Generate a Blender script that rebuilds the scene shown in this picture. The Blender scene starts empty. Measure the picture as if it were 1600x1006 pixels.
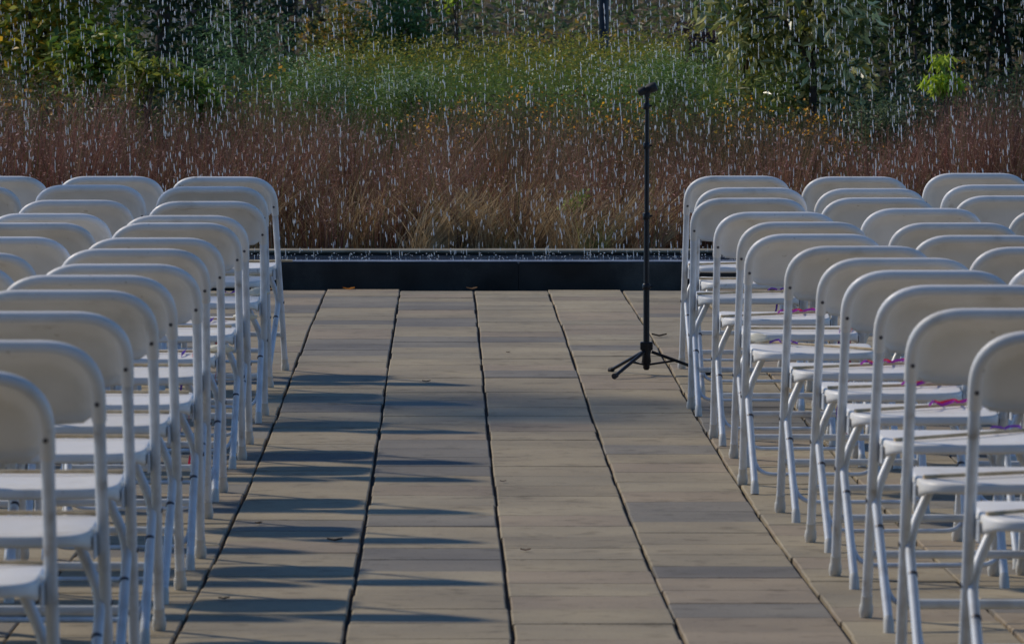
import bpy, math, random
import numpy as np
from mathutils import Vector, Matrix
R = math.radians
random.seed(7); rng = np.random.default_rng(11)
scene = bpy.context.scene
C = scene.collection

# ------------------------------------------------------------------ camera, light
FPX, VX, VY, HC = 9000.0, 693.0, 30.0, 1.468     # focal length in photo pixels, vanishing point, eye height
cam_d = bpy.data.cameras.new('camera'); cam = bpy.data.objects.new('camera', cam_d); C.objects.link(cam)
cam.location = (0, 0, HC); cam.rotation_euler = (R(90), 0, 0)
cam_d.sensor_width = 36; cam_d.lens = FPX / 1600 * 36
cam_d.shift_x = (800 - VX) / 1600; cam_d.shift_y = -(503 - VY) / 1600
cam_d.clip_start = 0.1; cam_d.clip_end = 2000
cam_d.dof.use_dof = True; cam_d.dof.focus_distance = 26.5; cam_d.dof.aperture_fstop = 17
scene.camera = cam

SUN_EL, SUN_AZ = 39.0, 31.0      # azimuth: degrees from -x towards +y (away from the camera)
sv = Vector((-math.cos(R(SUN_AZ)) * math.cos(R(SUN_EL)), math.sin(R(SUN_AZ)) * math.cos(R(SUN_EL)), math.sin(R(SUN_EL))))
world = bpy.data.worlds.new('World'); scene.world = world; world.use_nodes = True
wn = world.node_tree.nodes; wl = world.node_tree.links
sky = wn.new('ShaderNodeTexSky'); sky.sky_type = 'NISHITA'; sky.sun_disc = False
sky.sun_elevation = R(SUN_EL); sky.sun_rotation = math.atan2(sv.x, sv.y)
sky.air_density = 0.55; sky.dust_density = 0.0; sky.ozone_density = 3.0
bg = wn['Background']; hs = wn.new('ShaderNodeHueSaturation'); hs.inputs['Saturation'].default_value = 1.15
wl.new(sky.outputs[0], hs.inputs['Color']); wl.new(hs.outputs[0], bg.inputs[0]); bg.inputs[1].default_value = 0.15
sd = bpy.data.lights.new('sun', 'SUN'); sd.energy = 2.6; sd.angle = R(3.2); sd.color = (1.0, 0.905, 0.76)
so = bpy.data.objects.new('sun', sd); C.objects.link(so); so.rotation_euler = sv.to_track_quat('Z', 'Y').to_euler()
scene.view_settings.view_transform = 'Standard'; scene.view_settings.look = 'None'
scene.view_settings.exposure = 0.14; scene.view_settings.gamma = 1.0

# ------------------------------------------------------------------ helpers
def tag(o, label=None, cat=None, group=None, kind=None):
    if label: o['label'] = label
    if cat: o['category'] = cat
    if group: o['group'] = group
    if kind: o['kind'] = kind
    return o
def link(name, me, mat=None, parent=None):
    o = bpy.data.objects.new(name, me); C.objects.link(o)
    if mat: me.materials.append(mat)
    if parent: o.parent = parent
    return o
def empty(name, loc, rz=0):
    o = bpy.data.objects.new(name, None); C.objects.link(o); o.location = loc; o.rotation_euler = (0, 0, rz)
    o.empty_display_size = .1
    return o
def copy_tree(o, parent=None):
    c = o.copy(); C.objects.link(c)
    if parent: c.parent = parent
    for ch in o.children: copy_tree(ch, c)
    return c
class MB:
    def __init__(s): s.v = []; s.f = []; s.sm = []; s.col = []
    def add(s, vs, fs, smooth=True, col=None):
        b = len(s.v); s.v += [tuple(p) for p in vs]
        s.f += [tuple(i + b for i in f) for f in fs]; s.sm += [smooth] * len(fs)
        s.col += [col or (1, 1, 1)] * len(fs)
    def box(s, x0, x1, y0, y1, z0, z1, bev=0.0, col=None):
        if bev <= 0:
            vs = [(x, y, z) for x in (x0, x1) for y in (y0, y1) for z in (z0, z1)]
            fs = [(0,1,3,2),(4,6,7,5),(0,4,5,1),(2,3,7,6),(0,2,6,4),(1,5,7,3)]
            s.add(vs, fs, False, col); return
        b = bev
        def ring(i, z): return [(x0+i,y0+i,z),(x1-i,y0+i,z),(x1-i,y1-i,z),(x0+i,y1-i,z)]
        rs = [ring(b, z0), ring(0, z0+b), ring(0, z1-b), ring(b, z1)]
        vs = sum(rs, []); fs = [(3,2,1,0), (12,13,14,15)]
        for k in range(3):
            for i in range(4):
                j = (i+1) % 4; fs.append((k*4+i, k*4+j, k*4+4+j, k*4+4+i))
        s.add(vs, fs, False, col)
    def tube(s, pts, r, n=10, col=None, flat=1.0, cap=True):
        pts = [Vector(p) for p in pts]; m = len(pts)
        rr = r if hasattr(r, '__len__') else [r] * m
        t0 = (pts[1] - pts[0]).normalized()
        up = Vector((0, 0, 1)) if abs(t0.z) < .9 else Vector((1, 0, 0))
        u = t0.cross(up).normalized(); vs = []
        for i, p in enumerate(pts):
            t = (pts[min(i+1, m-1)] - pts[max(i-1, 0)]).normalized()
            u = (u - t * u.dot(t)).normalized(); w = t.cross(u)
            for k in range(n):
                a = 2 * math.pi * k / n
                vs.append(p + (u * math.cos(a) + w * math.sin(a) * flat) * rr[i])
        fs = []
        for i in range(m-1):
            for k in range(n):
                k2 = (k+1) % n; fs.append((i*n+k, i*n+k2, (i+1)*n+k2, (i+1)*n+k))
        s.add(vs, fs, True, col)
        if cap:
            s.add(vs[:n], [tuple(range(n-1, -1, -1))], False, col); s.add(vs[-n:], [tuple(range(n))], False, col)
    def build(s, name, mat, parent=None, color=False):
        me = bpy.data.meshes.new(name); me.from_pydata(s.v, [], s.f); me.polygons.foreach_set('use_smooth', s.sm)
        if color:
            a = me.color_attributes.new('Col', 'FLOAT_COLOR', 'CORNER')
            cc = []
            for f, c in zip(s.f, s.col): cc += [c[0], c[1], c[2], 1.0] * len(f)
            a.data.foreach_set('color', cc)
        me.update()
        return link(name, me, mat, parent)
def smooth_path(pts, rad, n=5):
    """polyline with rounded corners"""
    pts = [Vector(p) for p in pts]; out = [pts[0]]
    for i in range(1, len(pts)-1):
        a, b, c = pts[i-1], pts[i], pts[i+1]
        rd = rad[i-1] if hasattr(rad, '__len__') else rad
        p = b + (a-b).normalized() * min(rd, (a-b).length * .49); q = b + (c-b).normalized() * min(rd, (c-b).length * .49)
        for k in range(n+1):
            t = k / n; out.append(p * (1-t)**2 + b * 2*t*(1-t) + q * t*t)
    out.append(pts[-1]); return out
def np_mesh(name, V, F, mat, parent=None, cols=None, smooth=False):
    """V (n,3), F (m,k) uniform polygons, cols (m,3) per face"""
    V = np.asarray(V, dtype=np.float32); F = np.asarray(F, dtype=np.int32); k = F.shape[1]; m = len(F)
    me = bpy.data.meshes.new(name)
    me.vertices.add(len(V)); me.vertices.foreach_set('co', V.ravel())
    me.loops.add(m*k); me.loops.foreach_set('vertex_index', F.ravel())
    me.polygons.add(m); me.polygons.foreach_set('loop_start', np.arange(0, m*k, k, dtype=np.int32))
    me.polygons.foreach_set('loop_total', np.full(m, k, dtype=np.int32))
    me.polygons.foreach_set('use_smooth', np.full(m, smooth))
    me.update(calc_edges=True)
    if cols is not None:
        a = me.color_attributes.new('Col', 'FLOAT_COLOR', 'CORNER')
        cc = np.ones((m, k, 4), dtype=np.float32); cc[:, :, :3] = np.asarray(cols)[:, None, :]
        a.data.foreach_set('color', cc.ravel())
    return link(name, me, mat, parent)

# ------------------------------------------------------------------ materials
def mat(name, base=(.8,.8,.8), rough=.5, metal=0, spec=.5, trans=0, ior=1.45):
    m = bpy.data.materials.new(name); m.use_nodes = True; b = m.node_tree.nodes['Principled BSDF']
    b.inputs['Base Color'].default_value = (*base, 1); b.inputs['Roughness'].default_value = rough
    b.inputs['Metallic'].default_value = metal; b.inputs['Specular IOR Level'].default_value = spec
    b.inputs['Transmission Weight'].default_value = trans; b.inputs['IOR'].default_value = ior
    return m, m.node_tree.nodes, m.node_tree.links, b
def noise(nt, ln, scale, detail=4, coord='Object', vec=None):
    n = nt.new('ShaderNodeTexNoise'); n.inputs['Scale'].default_value = scale; n.inputs['Detail'].default_value = detail
    if vec is None:
        tc = nt.new('ShaderNodeTexCoord'); ln.new(tc.outputs[coord], n.inputs['Vector'])
    else: ln.new(vec, n.inputs['Vector'])
    return n
def ramp(nt, ln, src, stops):
    r = nt.new('ShaderNodeValToRGB'); ln.new(src, r.inputs[0]); el = r.color_ramp.elements
    while len(el) < len(stops): el.new(.5)
    for e, (p, c) in zip(el, stops): e.position = p; e.color = (*c, 1)
    return r
def mixc(nt, ln, a, b, fac, mode='MULTIPLY'):
    m = nt.new('ShaderNodeMix'); m.data_type = 'RGBA'; m.blend_type = mode
    if isinstance(fac, float): m.inputs[0].default_value = fac
    else: ln.new(fac, m.inputs[0])
    for i, s in ((6, a), (7, b)):
        if isinstance(s, tuple): m.inputs[i].default_value = (*s, 1)
        else: ln.new(s, m.inputs[i])
    return m.outputs[2]
def bump(nt, ln, src, bsdf, strength, dist=.002):
    b = nt.new('ShaderNodeBump'); b.inputs['Strength'].default_value = strength; b.inputs['Distance'].default_value = dist
    ln.new(src, b.inputs['Height']); ln.new(b.outputs[0], bsdf.inputs['Normal'])

def rand_noise(nt, ln, scale, detail=5):
    tc = nt.new('ShaderNodeTexCoord'); oi = nt.new('ShaderNodeObjectInfo'); ml = nt.new('ShaderNodeVectorMath'); ml.operation = 'SCALE'; ml.inputs[0].default_value = (17, 31, 23)
    ln.new(oi.outputs['Random'], ml.inputs['Scale']); ad = nt.new('ShaderNodeVectorMath'); ln.new(tc.outputs['Object'], ad.inputs[0]); ln.new(ml.outputs[0], ad.inputs[1])
    return noise(nt, ln, scale, detail, vec=ad.outputs[0]), oi
# white resin of seats and backs: faint scuffs and dirt
m_resin, nt, ln, b = mat('white_resin', (.74,.73,.70), .42, spec=.4)
n1, oi = rand_noise(nt, ln, 9, 7); r1 = ramp(nt, ln, n1.outputs[0], [(.27, (.64,.60,.53)), (.38, (.77,.74,.68)), (.6, (.84,.81,.755))])
ro = ramp(nt, ln, oi.outputs['Random'], [(0, (.90,.885,.86)), (1, (1,1,1))]); n4, _ = rand_noise(nt, ln, 34, 3); r4 = ramp(nt, ln, n4.outputs[0], [(.24, (.62,.58,.52)), (.30, (1,1,1))])
c = mixc(nt, ln, r1.outputs[0], ro.outputs[0], 1.0); c = mixc(nt, ln, c, r4.outputs[0], .7); ln.new(c, b.inputs['Base Color']); n2 = noise(nt, ln, 600, 2); bump(nt, ln, n2.outputs[0], b, .25, .0006)
r2 = ramp(nt, ln, n1.outputs[0], [(.3, (.55,)*3), (.7, (.36,)*3)]); ln.new(r2.outputs[0], b.inputs['Roughness'])
m_steel, nt, ln, b = mat('white_powder_coated_steel', (.62,.62,.60), .32, spec=.5)
n1, oi = rand_noise(nt, ln, 16, 8); r1 = ramp(nt, ln, n1.outputs[0], [(.29, (.40,.37,.33)), (.36, (.56,.57,.57)), (.55, (.68,.71,.73))])
ln.new(r1.outputs[0], b.inputs['Base Color'])
m_cap, nt, ln, b = mat('ivory_foot_cap', (.58,.56,.50), .5)
m_rivet, nt, ln, b = mat('dull_rivet', (.10,.10,.11), .45, metal=.6)
m_black, nt, ln, b = mat('black_stand_metal', (.008,.009,.012), .38, spec=.35)
m_rubber, nt, ln, b = mat('black_rubber', (.02,.02,.022), .7)
m_wood, nt, ln, b = mat('pale_dowel_wood', (.62,.47,.27), .6)
n1 = noise(nt, ln, 30, 5); r1 = ramp(nt, ln, n1.outputs[0], [(.3, (.48,.34,.18)), (.7, (.70,.55,.34))]); ln.new(r1.outputs[0], b.inputs['Base Color'])
def cloth(name, c, r=.4):
    m, nt, ln, b = mat(name, c, r); tr = nt.new('ShaderNodeBsdfTranslucent'); tr.inputs[0].default_value = (*c, 1)
    mx = nt.new('ShaderNodeMixShader'); mx.inputs[0].default_value = .3
    ln.new(b.outputs[0], mx.inputs[1]); ln.new(tr.outputs[0], mx.inputs[2]); ln.new(mx.outputs[0], nt['Material Output'].inputs[0]); return m
m_magenta = cloth('magenta_satin', (.36,.03,.36)); m_red = cloth('red_satin', (.50,.01,.05)); m_violet = cloth('violet_satin', (.13,.03,.35))
m_tulle = cloth('ivory_cloth', (.78,.74,.60), .6)
def m_attr(name, rough=.55, trl=.35, spec=.3, scale=None):
    m, nt, ln, b = mat(name, (1,1,1), rough, spec=spec)
    a = nt.new('ShaderNodeVertexColor'); a.layer_name = 'Col'; c = a.outputs[0]
    if scale:
        n = noise(nt, ln, scale, 3); rr = ramp(nt, ln, n.outputs[0], [(.3, (.72,)*3), (.7, (1.15,)*3)]); c = mixc(nt, ln, c, rr.outputs[0], 1.0)
    ln.new(c, b.inputs['Base Color'])
    if trl > 0:
        tr = nt.new('ShaderNodeBsdfTranslucent'); ln.new(c, tr.inputs[0]); mx = nt.new('ShaderNodeMixShader'); mx.inputs[0].default_value = trl
        ln.new(b.outputs[0], mx.inputs[1]); ln.new(tr.outputs[0], mx.inputs[2]); ln.new(mx.outputs[0], nt['Material Output'].inputs[0])
    return m
m_leaf = m_attr('leaves', .45, .35, .4); m_grass = m_attr('dry_grass', .6, .3, .25); m_flower = m_attr('flowers', .6, .3, .2)
m_gloss_leaf = m_attr('glossy_leaves', .28, .3, .6)
m_bark, nt, ln, b = mat('bark', (.08,.055,.04), .9)
n1 = noise(nt, ln, 18, 6); r1 = ramp(nt, ln, n1.outputs[0], [(.3, (.045,.03,.022)), (.7, (.14,.095,.07))]); ln.new(r1.outputs[0], b.inputs['Base Color']); bump(nt, ln, n1.outputs[0], b, .8, .02)
# pavers: own colour per stone, grain, stains
m_paver, nt, ln, b = mat('concrete_paver', (.3,.28,.25), .85, spec=.25)
a = nt.new('ShaderNodeVertexColor'); a.layer_name = 'Col'
n1 = noise(nt, ln, 260, 3); r1 = ramp(nt, ln, n1.outputs[0], [(.3, (.80,)*3), (.7, (1.12,)*3)])
n2 = noise(nt, ln, 2.2, 6); r2 = ramp(nt, ln, n2.outputs[0], [(.32, (.80,.80,.82)), (.62, (1.05,1.04,1.02))])
n3 = noise(nt, ln, 11, 8); r3 = ramp(nt, ln, n3.outputs[0], [(.30, (.64,.63,.61)), (.44, (1,1,1))])
c = mixc(nt, ln, a.outputs[0], r1.outputs[0], .8); c = mixc(nt, ln, c, r2.outputs[0], 1.0); c = mixc(nt, ln, c, r3.outputs[0], .8)
n5 = noise(nt, ln, 48, 4); r5 = ramp(nt, ln, n5.outputs[0], [(.29, (.55,.53,.50)), (.36, (1,1,1)), (.66, (1,1,1)), (.74, (1.15,1.14,1.12))]); c = mixc(nt, ln, c, r5.outputs[0], .75)
n6 = noise(nt, ln, .7, 5); r6 = ramp(nt, ln, n6.outputs[0], [(.35, (.88,.885,.90)), (.65, (1.05,1.04,1.02))]); c = mixc(nt, ln, c, r6.outputs[0], 1.0)
ln.new(c, b.inputs['Base Color']); bump(nt, ln, n1.outputs[0], b, .5, .002)
m_joint, nt, ln, b = mat('dark_joint_soil', (.018,.016,.014), .95)
m_soil, nt, ln, b = mat('soil', (.05,.038,.026), .95)
n1 = noise(nt, ln, 6, 8); r1 = ramp(nt, ln, n1.outputs[0], [(.3, (.02,.016,.011)), (.7, (.075,.058,.035))]); ln.new(r1.outputs[0], b.inputs['Base Color'])
m_lawn, nt, ln, b = mat('distant_ground', (.05,.06,.02), .95)
n1 = noise(nt, ln, .35, 8); r1 = ramp(nt, ln, n1.outputs[0], [(.3, (.035,.042,.014)), (.7, (.10,.078,.035))]); ln.new(r1.outputs[0], b.inputs['Base Color'])
# dark granite, honed, with smears of dried water
m_granite, nt, ln, b = mat('dark_granite', (.02,.024,.027), .28, spec=.3)
n1 = noise(nt, ln, 3.0, 8); r1 = ramp(nt, ln, n1.outputs[0], [(.35, (.014,.013,.011)), (.52, (.030,.028,.024)), (.70, (.075,.070,.058))])
n2 = noise(nt, ln, 220, 2); r2 = ramp(nt, ln, n2.outputs[0], [(.3, (.8,)*3), (.75, (1.6,)*3)])
c = mixc(nt, ln, r1.outputs[0], r2.outputs[0], .7); ln.new(c, b.inputs['Base Color'])
r3 = ramp(nt, ln, n1.outputs[0], [(.3, (.45,)*3), (.7, (.75,)*3)]); ln.new(r3.outputs[0], b.inputs['Roughness'])
m_cope, nt, ln, b = mat('tan_coping_stone', (.24,.21,.15), .75)
n1 = noise(nt, ln, 7, 8); r1 = ramp(nt, ln, n1.outputs[0], [(.3, (.15,.13,.09)), (.7, (.30,.27,.20))]); ln.new(r1.outputs[0], b.inputs['Base Color'])
m_lip, nt, ln, b = mat('granite_top_painted_glint', (.34,.36,.39), .4)  # pale colour stands in for sun and sky reflected off the wall top
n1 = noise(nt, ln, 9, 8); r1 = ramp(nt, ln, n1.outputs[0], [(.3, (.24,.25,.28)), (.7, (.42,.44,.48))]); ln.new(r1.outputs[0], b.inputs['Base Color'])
m_water, nt, ln, b = mat('basin_water', (.008,.011,.013), .06, spec=.6)
n1 = noise(nt, ln, 28, 5); bump(nt, ln, n1.outputs[0], b, .9, .02)
m_drop, nt, ln, b = mat('water_drop', (1.0,.95,.87), .15, spec=.8, trans=.12, ior=1.33)
m_post, nt, ln, b = mat('slate_painted_post', (.022,.028,.042), .45)
m_lens, nt, ln, b = mat('frosted_lamp_lens', (.5,.5,.47), .5)

# ------------------------------------------------------------------ the lie of the ground
PD = np.array([0, 10, 13.5, 14.4, 15.45, 16.55, 18.3, 20.0, 22.1, 24.3, 27.5, 31.0, 34.0])
PH = np.array([1.44, 1.452, 1.4625, 1.474, 1.4915, 1.507, 1.520, 1.520, 1.513, 1.487, 1.469, 1.468, 1.468])
def eye(D): return float(np.interp(D, PD, PH))
def gz(D): return HC - eye(D)
def P(px, py, D): return Vector(((px - VX) * D / FPX, D, HC - (py - VY) * D / FPX))

# patio: 0.4 m pavers in straight files, one mesh; joint bed below it
S = 0.4; X0 = -.635
pm = MB(); tones = [(.358,.296,.196), (.336,.278,.186), (.374,.311,.208), (.334,.268,.186), (.345,.290,.198)]
greys = [(.236,.210,.168), (.212,.191,.158), (.258,.230,.182)]
DEND = 31.36
for k in range(-17, 18):
    xl = X0 + k * S; ph = random.uniform(-.03, .03)
    d = DEND + {-1: -.20, 1: -.24, 2: -.26, 3: -.10, 4: -.22, -2: -.2}.get(k, random.choice([0, -.06, -.2])); last = None
    i = 0
    while d > 1.0:
        L = S - .003 + random.uniform(-.006, .006)
        g = random.random() < (.34 if last == 'g' else .17)
        last = 'g' if g else 't'
        col = random.choice(greys if g else tones); f = random.uniform(.93, 1.06); col = tuple(c * f for c in col)
        gap = random.choice([.004, .005, .006, .008, .016])
        d0 = d - L + gap; d1 = d
        jx0 = random.uniform(.001, .007); jx1 = random.uniform(.001, .007); rot = random.uniform(-.004, .004)
        if k in (0, 1, 2, 3, 4): jx0 += .001; jx1 += .001
        za, zb = gz(d0), gz(d1); h = random.uniform(-.0015, .0015); t = random.uniform(-.001, .001)
        xa, xb = xl + jx0, xl + S - jx1; bv = .004
        o = [(xa, d0 - rot), (xb, d0 + rot), (xb, d1 + rot), (xa, d1 - rot)]
        inn = [(xa+bv, d0-rot+bv), (xb-bv, d0+rot+bv), (xb-bv, d1+rot-bv), (xa+bv, d1-rot-bv)]
        zz = [za, za, zb, zb]; tt = [0, t, t, 0]
        vs = [(p[0], p[1], z - .05) for p, z in zip(o, zz)] + [(p[0], p[1], z + h + q - .003) for p, z, q in zip(o, zz, tt)] + [(p[0], p[1], z + h + q) for p, z, q in zip(inn, zz, tt)]
        fs = [(8,9,10,11)] + [(r*4+i2, r*4+(i2+1) % 4, r*4+4+(i2+1) % 4, r*4+4+i2) for r in (0, 1) for i2 in range(4)]
        pm.add(vs, fs, False, col); d = d0 - gap
tag(pm.build('patio', m_paver, color=True), kind='structure')
jb = MB(); ds = list(np.arange(-4, 31.5, .5)) + [31.5]
vs = [(x, dd, gz(dd) - .016) for dd in ds for x in (-7.5, 7.5)]
jb.add(vs, [(2*i, 2*i+1, 2*i+3, 2*i+2) for i in range(len(ds)-1)], False)
tag(jb.build('joint_bed', m_joint), kind='structure')

# fountain basin: dark granite front wall, tan coping at the back, water between
XA, XB = -6.4, 7.2; DW = 31.46; ZT = .147; DB = 32.86
fb = empty('fountain_basin', (0, DW, 0)); tag(fb, 'long low black granite basin behind the patio catching the curtain of falling water', 'fountain')
def local(o): o.location = -Vector(fb.location); return o
w = MB(); xs = list(np.arange(XA, XB, 2.27)) + [XB]
for a_, b_ in zip(xs[:-1], xs[1:]): w.box(a_ + .001, b_ - .001, DW, DW + .145, -.06, ZT - .006, .010)
local(w.build('front_wall', m_granite, fb))
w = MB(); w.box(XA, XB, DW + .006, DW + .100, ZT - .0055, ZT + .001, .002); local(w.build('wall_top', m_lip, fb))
w = MB(); w.box(XA, XB, DB, DB + .2, -.06, ZT - .012, .003); local(w.build('back_wall', m_granite, fb))
w = MB(); w.box(XA, XB, DB - .01, DB + .25, ZT - .0115, ZT + .003, .003); local(w.build('coping', m_cope, fb))
w = MB(); w.box(XA - .15, XA - .002, DW, DB + .25, -.06, ZT, .004); local(w.build('end_wall', m_granite, fb))
w = MB(); w.box(XB + .002, XB + .15, DW, DB + .25, -.06, ZT, .004); local(w.build('end_wall', m_granite, fb))
w = MB(); n = 60
w.add([(XA, DW + .146, .122), (XB, DW + .146, .122), (XB, DB - .001, .122), (XA, DB - .001, .122)], [(0,1,2,3)], False)
tag(w.build('water', m_water), kind='structure')

# planting bed and rising ground beyond it, down to the horizon
def tz(x, D):
    z = .11
    s_ = max(0, min(1, (x * FPX / D + VX - 560) / 160)); s_ = .28 + .72 * s_ * s_ * (3 - 2 * s_)
    if D > 38: z += (min(D, 78) - 38) ** 1.5 * .0085 * s_
    if D > 78: z += (D - 78) * .02 * s_
    return z + .03 * math.sin(x * .9 + D * .3)
g = MB(); xs = [-400, -120, -50, -24] + list(np.arange(-16, 16.1, 1.0)) + [24, 50, 120, 400]
ds = [33.10] + list(np.arange(34, 80, 1.0)) + [90, 120, 200, 400, 900]
vs = [(x, d_, tz(x, d_) if d_ < 200 else tz(0, 120)) for d_ in ds for x in xs]; nx = len(xs)
g.add(vs, [(j*nx+i, j*nx+i+1, (j+1)*nx+i+1, (j+1)*nx+i) for j in range(len(ds)-1) for i in range(nx-1)])
tag(g.build('planting_ground', m_soil), kind='structure')
g = MB(); g.add([(-900,-400,-.12),(900,-400,-.12),(900,1200,-.12),(-900,1200,-.12)], [(0,1,2,3)], False)
tag(g.build('ground', m_lawn), kind='structure')

# ------------------------------------------------------------------ folding chair
HB = .83; W = .45; RT = .0125; TILT = .052
def fy(z): return .26 - .40 * (z / HB)              # side profile of the frame tube (y is forward, away from the camera)
def make_chair():
    root = empty('folding_chair', (0, 0, 0))
    hx = W / 2 - RT
    # inverted U of tube
    pts = [(hx, fy(.03), .03), (hx, fy(.45), .45), (hx, fy(HB - RT), HB - RT), (-hx, fy(HB - RT), HB - RT), (-hx, fy(.45), .45), (-hx, fy(.03), .03)]
    rad = [.05, .112, .112, .05]
    m = MB(); m.tube(smooth_path(pts, rad, 9), RT, 12); m.build('frame', m_steel, root)
    # crossbar between the front feet
    z = .158; m = MB(); m.tube([(-hx, fy(z), z), (hx, fy(z), z)], .0085, 10, flat=1.25); m.build('crossbar', m_steel, root)
    # rear legs: bent tubes that cross the frame and run up under the seat
    for s in (-1, 1):
        pts = [(s*.196, -.135, .03), (s*.203, .128, .312), (s*.136, .190, .445)]
        m = MB(); m.tube(smooth_path(pts, [.055], 8), .0112, 12); lg = m.build('leg', m_steel, root)
        m = MB(); m.tube([(s*.1965, -.129, .036), (s*.196, -.137, .028), (s*.196, -.141, .0)], [.0120, .0130, .0135], 12); m.build('foot_cap', m_cap, lg)
        m = MB(); m.tube([(s*.1995, .052, .232), (s*.1997, .057, .237)], .0118, 12); m.build('collar', m_rivet, lg)
        # cap of the front foot with its wide skirt
        m = MB(); m.tube([(s*hx, fy(.055), .055), (s*hx, fy(.032), .032), (s*hx, fy(.028), .028), (s*hx, fy(.012), .012), (s*hx, fy(.0), .0)], [.0138, .0142, .0165, .0178, .0155], 14)
        m.build('foot_cap', m_cap, root)
        m = MB(); m.tube([(s*(hx-.02), fy(.297), .297), (s*(hx+.0145), fy(.297), .297)], .006, 10); m.build('rivet', m_rivet, root)
        zz = HB - .125
        m = MB(); m.tube([(s*(hx-.002), fy(zz)-.013, zz), (s*(hx-.002), fy(zz)-.018, zz-.001)], .0048, 10); m.build('rivet', m_rivet, root)
        # bracket that carries the seat
        m = MB(); m.box(s*.199-.002, s*.199+.002, -.02, .10, .395, .44, .001); m.build('seat_bracket', m_steel, root)
    # dropped stretcher with curled ends between the rear legs
    def ly(z): return -.135 + .25 * (z - .03) / .27
    pts = [(-.197, ly(.145), .145), (-.186, ly(.06)+.004, .06), (.186, ly(.06)+.004, .06), (.197, ly(.145), .145)]
    m = MB(); m.tube(smooth_path(pts, [.055, .055], 7), .0065, 10); m.build('stretcher', m_steel, root)
    # backrest: hollow moulded panel inside the tube, dished forwards, rolled lower lip
    m = MB(); nu, nv = 28, 12; rc = .112; hw = hx - .002; top = HB - RT - .002; bot = .668
    def surf(off):
        vs = []
        for j in range(nv+1):
            v = j / nv; 
            for i in range(nu+1):
                u = -1 + 2 * i / nu; x = u * hw
                zt = top
                if abs(x) > hw - rc + .005:
                    q = (abs(x) - (hw - rc + .005)) / (rc - .005); zt = top - rc * (1 - math.sqrt(max(0, 1 - q*q)))
                zb = bot - .012 * (1 - u*u) + .02 * max(0, abs(u) - .86) / .14
                z = zb + (zt - zb) * v
                e = min(1, (1 - abs(u)) / .16) * min(1, max(0, (zt - z)) / .035)
                e = e * e * (3 - 2*e)
                dish = .003 + .024 * e + .014 * (1 - u*u) * (1 - .3*v)
                lip = -.016 * max(0, 1 - (z - zb) / .016) * (1 if abs(u) < .93 else .3)
                vs.append((x, fy(z) + dish + lip + off, z))
        return vs
    A = surf(0); B = surf(.007); na = len(A); fs = []
    for j in range(nv):
        for i in range(nu):
            a0 = j*(nu+1)+i; fs.append((a0, a0+1, a0+nu+2, a0+nu+1)); fs.append((na+a0+nu+1, na+a0+nu+2, na+a0+1, na+a0))
    for i in range(nu):
        fs.append((i+1, i, na+i, na+i+1)); t = nv*(nu+1)+i; fs.append((t, t+1, na+t+1, na+t))
    for j in range(nv):
        a0 = j*(nu+1); fs.append((a0, a0+nu+1, na+a0+nu+1, na+a0)); a0 += nu; fs.append((a0+nu+1, a0, na+a0, na+a0+nu+1))
    m.add(A + B, fs)
    sl = [p for p in smooth_path([(hx, fy(.03), .03), (hx, fy(.45), .45), (hx, fy(HB - RT), HB - RT), (-hx, fy(HB - RT), HB - RT), (-hx, fy(.45), .45), (-hx, fy(.03), .03)], rad, 11) if p.z > .70]
    sl = [Vector((hx, fy(.672), .672))] + sl + [Vector((-hx, fy(.672), .672))]
    m.tube(sl, .0150, 14); m.build('backrest', m_resin, root)
    # seat: moulded, rounded, with turned-down rim and side ears
    m = MB(); n = 44; hwS = .201; y0, y1 = -.135, .262; zt = .452
    def outline(k, inset):
        a = 2 * math.pi * k / n; c, s_ = math.cos(a), math.sin(a); e = 2 / 4.4
        x = math.copysign(abs(c) ** e, c) * (hwS - inset); y = math.copysign(abs(s_) ** e, s_) * ((y1-y0)/2 - inset) + (y0+y1)/2
        x *= 1 - .07 * (y0 + .4 - y) / .4 * (1 if y < .1 else .3) * .6
        return x, y
    rings = [(.045, -.010, 0), (.008, -.024, 1.3), (.0010, -.022, 1.2), (0, -.016, .6), (.0005, -.007, 0), (.0025, -.0015, 0), (.007, 0, 0), (.075, -.003, 0), (.13, -.004, 0)]
    vs = []
    for ins, dz, ear in rings:
        for k in range(n):
            x, y = outline(k, ins); side = max(0, abs(x) / hwS - .8) / .2 * math.exp(-((y - .02) / .10) ** 2)
            crown = -.010 * max(0, (y - .16) / .1) ** 2 + .004 * max(0, (.0 - y) / .13)
            vs.append((x, y, zt + dz - ear * .022 * side + crown + (y + .02) * TILT))
    fs = []
    for r_ in range(len(rings)-1):
        for k in range(n): k2 = (k+1) % n; fs.append((r_*n+k, r_*n+k2, (r_+1)*n+k2, (r_+1)*n+k))
    fs.append(tuple((len(rings)-1)*n + k for k in range(n))); fs.append(tuple(n-1-k for k in range(n)))
    m.add(vs, fs); m.build('seat', m_resin, root)
    return root

# rows measured from the photograph: (top edge y, outer edge x on the aisle side)
LEFT = [(276,437),(291,419),(315,415),(337,388),(349,377),(372.5,349),(390.6,325.5),(415.6,312.6),(433.7,275.6),(456.7,244.7),(488.5,205),(533.8,162),(581,80)]
RIGHT = [(275,1068.7),(292.6,1085.7),(309,1080.3),(331.8,1116.7),(347.6,1152),(366.6,1164.8),(386.4,1227),(405.8,1277),(426,1316),(448.8,1367.5),(483.7,1419),(519,1519)]
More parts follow.
